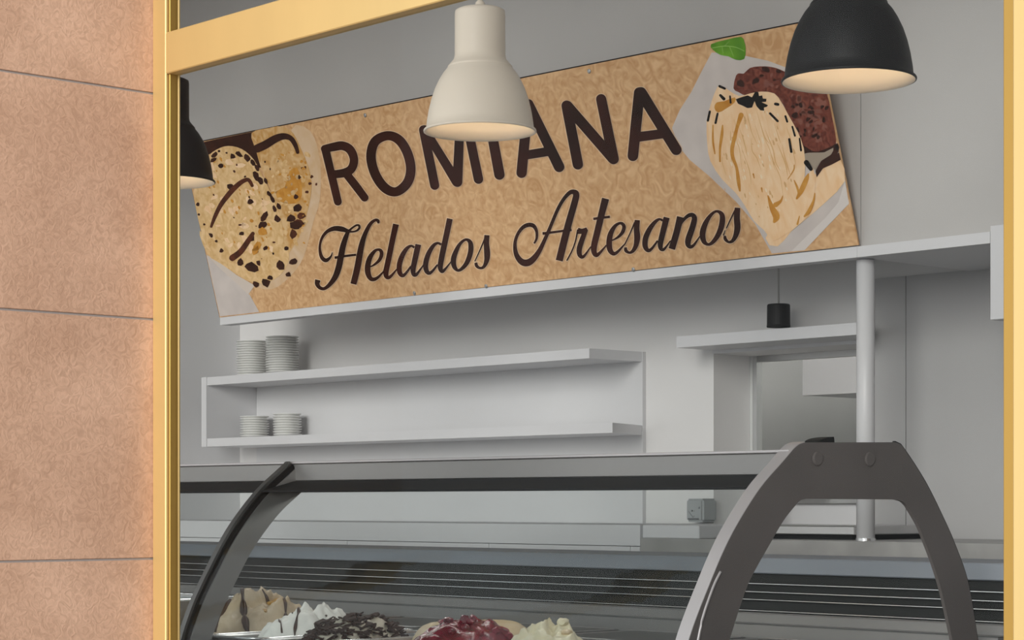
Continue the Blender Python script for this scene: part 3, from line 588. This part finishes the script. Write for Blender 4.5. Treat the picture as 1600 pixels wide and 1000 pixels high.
# dispenser on the wall strip between shelf and hatch
dp = root('paper_dispenser', tuple(onY(1087, 816, YB))); tag(dp, 'grey plastic paper towel dispenser on the white wall beside the hatch', 'dispenser')
p0, p1 = onY(1071, 815.5, 4.34), onY(1098, 779, 4.34)
box('housing', (p0.x, 4.34, p0.z), (p1.x, YB-.0005, p1.z), M_DISP, dp, bev=.006, seg=3)
for q in (1083, 1088): link('keyhole', lathe([(0, 0), (.003, 0), (.003, .002), (0, .002)], (0, 0, 0), 12), M_DISPD, None) if False else None
ck = onY(1084, 798, 4.339)
box('slot', (onY(1075, 0, 4.338).x, 4.338, onY(1075, 811.5, 4.338).z), (onY(1091, 0, 4.338).x, 4.341, onY(1075, 809.5, 4.338).z), M_DISPD, dp)
for px_ in (1081, 1085.5):
    q = onY(px_, 798, 4.338); box('lock', (q.x-.0022, 4.3375, q.z-.0022), (q.x+.0022, 4.341, q.z+.0022), M_STEELB if px_ > 1083 else M_DISPD, dp, bev=.0008)
bm = bmesh.new()
tube_bm(bm, [onY(1076, 799, 4.3395), onY(1082.5, 808.5, 4.3395)], .0006, 6); tube_bm(bm, [onY(1082.5, 808.5, 4.3395), onY(1085, 806, 4.3395)], .0006, 6)
link('moulded_arrow', me_from(bm), M_DISPD, dp)
bm = bmesh.new(); vv = [onY(x, y, 4.3392) for x, y in ((1090.5, 795), (1093.5, 795), (1093, 791))]; vb = [v+Vector((0, .002, 0)) for v in vv]
a_ = [bm.verts.new(v) for v in vv]; b_ = [bm.verts.new(v) for v in vb]; bm.faces.new(a_); bm.faces.new(b_[::-1])
for i in range(3): bm.faces.new((a_[i], b_[i], b_[(i+1)%3], a_[(i+1)%3]))
link('moulded_mark', me_from(bm), M_DISPD, dp)
# back room seen through the hatch
kc = root('wall_cabinet', tuple(onY(1310, 618, 5.2))); tag(kc, 'white wall cabinet in the room behind the hatch', 'cabinet')
q0 = onY(1254, 618, 5.2)
box('body', (q0.x+.002, 5.22, q0.z), (q0.x+.8, 6.19, q0.z+.62), M_WHITE, kc)
box('door', (q0.x, 5.2, q0.z), (q0.x+.398, 5.219, q0.z+.62), M_WHITE, kc)
box('door', (q0.x+.402, 5.2, q0.z), (q0.x+.8, 5.219, q0.z+.62), M_WHITE, kc)
sb = root('sink_bench', (XA+.3, 5.0, 0)); tag(sb, 'steel bench with white front in the room behind the hatch', 'bench')
box('top', (onY(1122, 0, 4.75).x, 4.75, CZ+.001), (XB+.7, 5.15, CZ+.019), M_STEEL, sb, bev=.002)
box('front', (onY(1128, 0, 4.77).x, 4.77, 0.0), (XB+.68, 5.13, CZ+.0008), M_WHITE, sb)
bl = root('added_ceiling_lamp', ((XA+XB)/2+.1, 4.8, ZC)); tag(bl, 'unseen round white ceiling lamp added to light the room behind the hatch', 'lamp')  # out of view, added to brighten the back room
link('diffuser', lathe([(0, -.06), (.12, -.055), (.17, -.03), (.18, -.012)], ((XA+XB)/2+.1, 4.8, ZC), 32), mat('added_lamp_diffuser', (.9,.9,.9), .5, emit=(1, .97, .92), es=78), bl, smooth=True)
link('base', lathe([(0, 0), (.19, 0), (.19, -.012), (0, -.012)], ((XA+XB)/2+.1, 4.8, ZC), 32), M_WHITE, bl)

# =================================================================== SERVICE UNIT behind the case (black louvres)
su = root('louvred_unit', (-3.2, 3.35, 0)); tag(su, 'low black louvred refrigeration unit with steel strips behind the ice cream case', 'refrigerator')
XU0, XU1, YU = -5.2, -1.15, 3.18
box('ledge', (XU0, YU-.004, CZ-.1345), (XU1, YU+.24, CZ-.1036), M_LEDGE, su, bev=.002)
box('body', (XU0, YU+.012, 0), (XU1, YU+.235, CZ-.135), M_BLACKP, su)
zz = [CZ-.1352, CZ-.155, CZ-.171, CZ-.186, CZ-.2075]
for a, b in zip(zz, zz[1:]):
    prism_x('louvre', [(YU+.012, a), (YU+.004, a), (YU-.001, b+.003), (YU+.012, b+.003)], XU0, XU1, M_BLACKP, su)
    box('steel_strip', (XU0, YU-.004, b), (XU1, YU+.0125, b+.0016), M_STEELB, su)

# =================================================================== ICE CREAM CASE
XE0 = -2.13; TK = .006; TR = .026; XRIB = -3.41; XEND = -4.72
def yz(px, py): p = onX(px, py, XE0); return (p.y, p.z)
fo = [(1050,1120),(1062,1055),(1077,1000),(1090,962),(1107,919),(1128,868),(1152,820),(1188,763),(1224,721),(1240,702)]
front_curve = catmull([yz(*p) for p in fo], 5)
top_l, top_r = yz(1258, 691.3), yz(1399, 691)
rear_curve = catmull([yz(*p) for p in [(1416,706),(1432,730),(1451,762),(1473,807),(1492,850),(1513,911),(1528,1000),(1538,1060),(1546,1120)]], 5)
outer = front_curve + catmull([front_curve[-1], yz(1248, 695), top_l], 3)[1:] + catmull([top_r, yz(1408, 695), rear_curve[0]], 3)[:-1] + rear_curve
inn_f = catmull([yz(*p) for p in [(1112,1120),(1124,1055),(1140,1000),(1158,943),(1173,904),(1203,850),(1224,814),(1245,787)]], 5)
inn_r = catmull([yz(*p) for p in [(1417,790),(1434.6,820),(1446,848),(1458.4,881),(1472,926),(1488,1000),(1498,1060),(1506,1120)]], 5)
inner = inn_f + catmull([inn_f[-1], yz(1251, 781.5), yz(1260, 779.3)], 3)[1:] + catmull([yz(1400, 780.5), yz(1410, 783.5), inn_r[0]], 3)[:-1] + inn_r
ic = root('ice_cream_case', (-3.4, 2.7, 0)); tag(ic, 'long ice cream display case with curved glass and dark arched end panel', 'display case')
def strip_prism(A_, B_, x0, x1, m, name, parent):           # arch between two open curves of equal sample count
    def resample(c, n):
        d = [0]
        for p, q in zip(c, c[1:]): d.append(d[-1]+math.hypot(q[0]-p[0], q[1]-p[1]))
        out = []; j = 0
        for k in range(n):
            s = d[-1]*k/(n-1)
            while j < len(c)-2 and d[j+1] < s: j += 1
            t = (s-d[j])/max(1e-9, d[j+1]-d[j]); out.append((c[j][0]+(c[j+1][0]-c[j][0])*t, c[j][1]+(c[j+1][1]-c[j][1])*t))
        return out
    bm = bmesh.new()
    pol = A_ + B_[::-1]; n = len(pol)
    a = [bm.verts.new((x0, y, z)) for y, z in pol]; b = [bm.verts.new((x1, y, z)) for y, z in pol]
    bm.faces.new(a); bm.faces.new(b[::-1])
    for i in range(n): bm.faces.new((a[i], b[i], b[(i+1)%n], a[(i+1)%n]))
    return link(name, me_from(bm), m, parent)
def shell_x(name, c, x0, x1, th_, m, parent):               # thin curved sheet following a Y-Z curve, thickness outwards
    out = []
    for i, (y, z) in enumerate(c):
        p, q = c[max(0, i-1)], c[min(len(c)-1, i+1)]; dy, dz = q[0]-p[0], q[1]-p[1]; l = math.hypot(dy, dz)
        out.append((y-dz/l*th_, z+dy/l*th_))
    return strip_prism(c, out, x0, x1, m, name, parent)
ep = strip_prism(outer, inner, XE0-TK, XE0, M_PANEL, 'end_panel', ic); ep['label'] = 'dark grey arched end panel'
def offset(c, d):
    out = []
    for i, (y, z) in enumerate(c):
        p, q = c[max(0, i-1)], c[min(len(c)-1, i+1)]; dy, dz = q[0]-p[0], q[1]-p[1]; l = math.hypot(dy, dz)
        out.append((y-dz/l*d, z+dy/l*d))
    return out
fc2 = front_curve + catmull([front_curve[-1], yz(1248, 695), top_l], 3)[1:]
et = shell_x('edge_trim', offset(fc2, -.005), XE0-TR, XE0-.0003, .0062, M_EDGE, ep)
shell_x('edge_seal', [top_r, yz(1408, 695)] + rear_curve, XE0-TK, XE0-.001, .0022, M_BLACK, ep)
for px_, py_ in ((1276.5, 716.5), (1358, 717.5)):
    p = onX(px_, py_, XE0); bm = bmesh.new(); rr = [[bm.verts.new((XE0+h, p.y+r*math.cos(2*math.pi*k/24), p.z+r*math.sin(2*math.pi*k/24))) for k in range(24)] for r, h in ((.0115, 0), (.0115, .0022), (.0098, .0034))]
    for a, b in zip(rr, rr[1:]):
        for k in range(24): bm.faces.new((a[k], a[(k+1)%24], b[(k+1)%24], b[k]))
    bm.faces.new(rr[-1]); link('bolt_cap', me_from(bm), M_PANEL, ep)
tube('ridge', [onX(x, y, XE0) for x, y in catmull([(1125.5,893.5),(1118,908),(1110,928),(1098,964),(1090.5,1000),(1082,1040)], 5)], .0024, M_EDGE, ep)
# top: rail, dark gasket, top shelf
ztop = CZ+.0835
box('top_rail', (XRIB+.006, 2.55, CZ+.046), (XE0-TK, 2.60, ztop-.004), M_RAIL, ic, bev=.0015)
box('top_rail', (XEND, 2.55, CZ+.046), (XRIB-.006, 2.60, ztop-.004), M_RAIL, ic, bev=.0015)
box('top_shelf', (XRIB+.006, 2.546, ztop-.0038), (XE0-TK, 2.82, ztop+.001), M_EDGE, ic, bev=.001)
box('top_shelf', (XEND, 2.546, ztop-.0038), (XRIB-.006, 2.82, ztop+.001), M_EDGE, ic, bev=.001)
gk = [(2.468, CZ+.0235), (2.470, CZ+.0265), (2.546, CZ+.0456), (2.575, CZ+.0456), (2.575, CZ+.0235)]
prism_x('gasket', gk, XRIB+.01, XE0-TR, M_BLACK, ic)
prism_x('gasket', gk, XEND, XRIB-.01, M_BLACK, ic)
# curved glass
gc = [p for p in front_curve if p[1] < CZ+.0243]
shell_x('curved_glass', gc, XRIB+.007, XE0-TK-.0005, .0005, G_CASE, ic)
shell_x('curved_glass', gc, XEND, XRIB-.007, .0005, G_CASE, ic)
# rib between the bays: pale edge, black seal, steel band
rc = front_curve[:-2]
rb = strip_prism(offset(rc, -.011), offset(rc, -.056), XRIB-.013, XRIB+.013, M_RAIL, 'divider_rib', ic)
shell_x('rib_cap', offset(rc, .0006), XRIB-.007, XRIB+.007, .006, M_STEELD, rb)
shell_x('rib_seal', offset(rc, -.0108), XRIB-.009, XRIB+.010, .011, M_BLACK, rb)
# far end
strip_prism(outer, inner, XEND-TK, XEND, M_PANEL, 'end_panel', ic)
# unseen lamp tubes under the top shelf, added to brighten the ice cream
for a, b in ((XRIB+.02, XE0-TR-.01), (XEND+.01, XRIB-.02)):
    tube('added_lamp_tube', [(a, 2.66, CZ+.058), (b, 2.66, CZ+.058)], .008, mat('added_case_light', (.9,.9,.9), .5, emit=(1, .97, .92), es=15.0), ic)
# rear frame
zb = yz(1546, 1120)[1]
box('rear_rail', (XEND, 3.10, CZ-.36), (XE0-TK, 3.125, CZ-.229), M_RAIL, ic)
box('rear_tread', (XEND, 3.100, CZ-.2288), (XE0-TK, 3.142, CZ-.2275), M_STEELD, ic)
box('rear_rail', (XEND, 3.142, CZ-.36), (XE0-TK, 3.174, CZ-.2095), M_RAIL, ic, bev=.002)
box('deck', (XEND, 2.30, CZ-.37), (XE0-TK, 3.10, CZ-.36), M_STEELD, ic)
box('cabinet_body', (XEND-TK, 2.26, 0.12), (XE0, 3.17, CZ-.371), M_PANEL, ic, bev=.004)
box('plinth', (XEND, 2.32, 0.0), (XE0-.05, 3.12, 0.12), M_BLACK, ic)
# support bar that carries the pans
box('pan_bar', (XEND, 2.765, CZ-.36), (XE0-TK, 2.785, CZ-.262), M_STEELD, ic)
box('pan_bar', (XEND, 2.31, CZ-.36), (XE0-TK, 2.33, CZ-.262), M_STEELD, ic)
box('pan_bar', (XEND, 3.075, CZ-.36), (XE0-TK, 3.0995, CZ-.256), M_STEELD, ic)
lt = root('case_latch', tuple(onX(1279, 691, XE0-.02))); tag(lt, 'small black latch on top of the case beside the end panel', 'latch')
p = onX(1292, 683, XE0-.06); zk = p.z-.0015
bmx = bmesh.new()
pr_ = catmull([(p.y-.062, ztop+.0012), (p.y-.034, zk-.004), (p.y-.006, zk+.0012), (p.y, zk-.001), (p.y+.001, ztop+.0012)], 4)
lb = prism_x('handle', pr_, XE0-.075, XE0-.045, M_BLACK, lt)

# =================================================================== PANS, LIDS AND ICE CREAM
ZP = CZ-.25
def rrect(x0, x1, y0, y1, r, n=5):
    out = []
    for cx, cy, a0 in ((x1-r, y1-r, 0), (x0+r, y1-r, 90), (x0+r, y0+r, 180), (x1-r, y0+r, 270)):
        for k in range(n+1):
            t = math.radians(a0+90*k/n); out.append((cx+r*math.cos(t), cy+r*math.sin(t)))
    return out
def loft(loops, capb=True, capt=False):
    bm = bmesh.new(); rg = [[bm.verts.new(p) for p in lp] for lp in loops]
    for a, b in zip(rg, rg[1:]):
        n = len(a)
        for k in range(n): bm.faces.new((a[k], a[(k+1)%n], b[(k+1)%n], b[k]))
    if capb: bm.faces.new(rg[0])
    if capt: bm.faces.new(rg[-1])
    return me_from(bm)
def pan(x0, x1, y0, y1, z, depth, label, group=None):
    rt = root('gelato_pan', ((x0+x1)/2, (y0+y1)/2, z-depth)); tag(rt, label, 'pan', group)
    lp = []
    for ins, h in ((.012, -depth), (.006, -.02), (.004, -.004), (-.004, 0), (-.006, -.003)):
        lp.append([(x, y, z+h) for x, y in rrect(x0+ins, x1-ins, y0+ins, y1-ins, .028)])
    link('tray', loft(lp), M_STEEL, rt, smooth=False)
    bm = bmesh.new(); c_ = [(x, y, z-.001) for x, y in rrect(x0-.004, x1+.004, y0-.004, y1+.004, .03)]
    tube_bm(bm, c_+[c_[0]], .0022, 6, cap=False); link('rim', me_from(bm), M_STEELB, rt, smooth=True)
    return rt
def lid(x0, x1, y0, y1, z, label, group):
    rt = root('pan_lid', ((x0+x1)/2, (y0+y1)/2, z)); tag(rt, label, 'lid', group)
    lp = [[(x, y, z+h) for x, y in rrect(x0+i, x1-i, y0+i, y1-i, .02)] for i, h in ((0, 0), (0, .003), (.014, .004), (.016, .006), (.030, .006))]
    link('plate', loft(lp, True, True), M_STEELD, rt)
    bm = bmesh.new(); c_ = [(x, y, z+.0055) for x, y in rrect(x0+.022, x1-.022, y0+.022, y1-.022, .02)]
    tube_bm(bm, c_+[c_[0]], .0016, 6, cap=False); link('embossed_rim', me_from(bm), M_STEEL, rt, smooth=True)
xl = -4.66
lid_w = .335
k = 0
while xl+lid_w < XE0-.03:
    lid(xl+.004, xl+lid_w-.004, 2.795, 3.085, ZP-.006, 'flat steel pan lid with embossed border in the rear row of the case', 'steel lids in the rear row')
    xl += lid_w; k += 1
def fbm(x, y, s, seed): return noise.fractal(Vector((x*s+seed, y*s-seed, seed*.7)), 1.0, 2.0, 4)
def mound(name, cx, cy, rx, ry, zb_, h, m, label, seed, style, group='ice creams in the case', sub=None):
    rt = sub
    if sub is None: rt = root(name, (cx, cy, zb_)); tag(rt, label, 'ice cream', group)
    def surf(u, v):               # u,v in -1..1 disc
        r = math.hypot(u, v); a = math.atan2(v, u)
        base = max(0.0, 1-r**2.4)**.75 if style != 'flat' else max(0.0, 1-r**6)**.6
        hh = base
        if style == 'swirl':
            hh += (.12*math.sin(a*2+r*10+seed)*(1-r)*1.2 + .22*fbm(u, v, 2.6, seed) + .10*fbm(u, v, 7, seed+3) + .035*math.sin(24*r+5*a+5*fbm(u, v, 2, seed)))*(1-r*r)
        elif style == 'fold':
            hh += (.12*math.sin(6.5*u+2.2*v+2.5*fbm(u, v, 1.6, seed)) + .16*fbm(u, v, 3.2, seed) + .08*fbm(u, v, 9, seed) + .03*math.sin(16*v+4*fbm(u, v, 2, seed)))*(1-r*r)
        elif style == 'lumpy':
            hh += .22*(.5-noise.voronoi(Vector((u*3.3+seed, v*3.3, seed)))[0][0])*(1-r*r) + .10*fbm(u, v, 6, seed)*(1-r*r)
        elif style == 'flat':
            hh += .06*fbm(u, v, 2, seed)
        wob = 1+.03*math.sin(3*a+seed)+.02*math.sin(5*a+2*seed)
        return Vector((cx+u*rx*wob, cy+v*ry*wob, zb_+h*hh))
    NR, NA = 34, 72
    bm = bmesh.new(); top = bm.verts.new(surf(0, 0)); prev = None; rings = []
    for i in range(1, NR+1):
        r = i/NR
        rings.append([bm.verts.new(surf(r*math.cos(2*math.pi*k/NA), r*math.sin(2*math.pi*k/NA))) for k in range(NA)])
    for k in range(NA): bm.faces.new((top, rings[0][k], rings[0][(k+1)%NA]))
    for a, b in zip(rings, rings[1:]):
        for k in range(NA): bm.faces.new((a[k], b[k], b[(k+1)%NA], a[(k+1)%NA]))
    bm.faces.new(rings[-1])
    body = link(name if sub else 'scoop', me_from(bm), m, rt, smooth=True)
    return (body if sub else rt), surf
def drizzle(rt, surf, path, r, m=M_SAUCE, name='sauce_drizzle', lift=.0005):
    pts = catmull([(a, b) for a, b in path], 8)
    P = [surf(u, v)+Vector((0, 0, lift)) for u, v in pts]
    tube(name, P, [r*(.75+.35*math.sin(i*.9))*(1 if 2 < i < len(P)-2 else .7) for i in range(len(P))], m, rt, 8)
def chunk(rt, p, s, m, name, seed):
    random.seed(seed); bm = bmesh.new(); bmesh.ops.create_icosphere(bm, subdivisions=2, radius=1)
    for v in bm.verts:
        k = 1+.35*noise.noise(v.co*1.6+Vector((seed, 0, 0))); v.co = Vector((p[0]+v.co.x*s[0]*k, p[1]+v.co.y*s[1]*k, p[2]+v.co.z*s[2]*k))
    link(name, me_from(bm), m, rt, smooth=False)
for a, b, lb_ in ((-3.592,-3.430,'steel pan holding the hazelnut coloured ice cream'), (-3.422,-3.268,'steel pan holding the white ice cream'),
                  (-3.260,-3.108,'steel pan under the chocolate topped ice cream'), (-3.100,-2.784,'wide steel pan holding the raspberry ice cream'),
                  (-2.776,-2.590,'steel pan holding the pale cream ice cream'), (-2.580,-2.385,'empty steel pan next to the pale cream ice cream')):
    pan(a+.004, b-.004, 2.36, 2.755, ZP, .10, lb_)
pan(-3.98, -3.70, 2.36, 2.64, CZ-.195, .15, 'deep empty steel pan in the bay beyond the divider rib')
# hazelnut
rt, sf = mound('hazelnut_ice_cream', -3.511, 2.555, .069, .15, ZP-.045, .107, M_ICA, 'beige ice cream heap with chocolate ribbons and amber brittle on top', 1.3, 'swirl')
drizzle(rt, sf, [(-.6,-.75),(-.35,-.4),(0,-.12),(.2,.05),(.1,.25)], .0055)
drizzle(rt, sf, [(.1,.2),(.5,.18),(.75,.1),(.88,.0)], .0045)
drizzle(rt, sf, [(-.1,-.3),(.25,-.42),(.6,-.5),(.85,-.45)], .0075)
drizzle(rt, sf, [(-.2,-.1),(-.1,-.55),(.2,-.85)], .005)
chunk(rt, sf(.15, .18)+Vector((0, 0, .004)), (.013, .015, .012), M_BRITTLE, 'brittle_piece', 3)
chunk(rt, sf(.35, .0)+Vector((0, 0, .0)), (.010, .008, .005), M_BRITTLE, 'brittle_piece', 5)
chunk(rt, sf(.5, -.15), (.010, .012, .005), M_BRITTLE, 'brittle_piece', 8)
# milk
rt, sf = mound('milk_ice_cream', -3.345, 2.545, .066, .145, ZP-.045, .090, M_ICB, 'white ice cream heap with thin dark sauce lines and a nut', 4.1, 'fold')
drizzle(rt, sf, [(-.4,-.35),(.0,-.25),(.35,-.3),(.6,-.45),(.8,-.5)], .0034)
drizzle(rt, sf, [(-.1,-.5),(.2,-.55),(.5,-.62)], .0026)
chunk(rt, sf(.1, .12)+Vector((0, 0, .002)), (.010, .013, .007), M_NUTB, 'walnut_piece', 11)
for k, (u, v) in enumerate(((.4,.15),(.45,.28),(.55,.05))): chunk(rt, sf(u, v), (.0028,.0028,.0024), M_SAUCE, 'chocolate_chip', 20+k)
# stracciatella
rt, sf = mound('chocolate_ice_cream', -3.184, 2.535, .066, .135, ZP-.045, .078, M_ICC, 'cream ice cream heap covered in dark chocolate shavings', 7.7, 'fold')
random.seed(31); bm = bmesh.new()
for _ in range(420):
    a, r = random.uniform(0, 6.283), math.sqrt(random.random())*.9; u, v = r*math.cos(a), r*math.sin(a)
    p = sf(u, v); an = random.uniform(0, 3.14); l = random.uniform(.006, .014)
    d = Vector((math.cos(an)*l, math.sin(an)*l, random.uniform(-.002, .005))); s = Vector((-math.sin(an), math.cos(an), .3))*random.uniform(.003, .006)
    q = [p-d-s, p+d-s*.6, p+d*.9+s, p-d*.8+s]; A_ = [bm.verts.new(x+Vector((0, 0, .002))) for x in q]; B_ = [bm.verts.new(x+Vector((0, 0, .0045))) for x in q]
    bm.faces.new(A_[::-1]); bm.faces.new(B_)
    for i in range(4): bm.faces.new((A_[i], A_[(i+1)%4], B_[(i+1)%4], B_[i]))
tag(link('chocolate_shavings', me_from(bm), M_SHAV, rt), kind='stuff')
# raspberry on biscuit
rt, sf = mound('raspberry_ice_cream', -2.945, 2.620, .140, .115, ZP-.060, .094, M_ICD, 'beige ice cream topped with a glossy dark red raspberry heap', 2.2, 'flat')
rt, sf = mound('raspberry_topping', -2.885, 2.545, .090, .13, ZP-.030, .072, M_RASP, None, 5.5, 'lumpy', None, rt)
random.seed(12)
for k in range(26):
    a, r = random.uniform(0, 6.283), math.sqrt(random.random())*.85
    p = sf(r*math.cos(a), r*math.sin(a)); chunk(rt, p, (random.uniform(.007,.013), random.uniform(.007,.013), random.uniform(.005,.009)), M_RASP, 'raspberry', 50+k)
# pale cream
rt, sf = mound('cream_ice_cream', -2.665, 2.54, .078, .11, ZP-.045, .084, M_ICE, 'pale cream ice cream heap with soft yellow swirl', 9.2, 'swirl')
chunk(rt, sf(.2, .2)+Vector((0, 0, .002)), (.009, .012, .008), M_ICE, 'cream_curl', 77)
chunk(rt, sf(.45, .1), (.008, .012, .006), M_BRITTLE if False else M_ICD, 'custard_drop', 79)
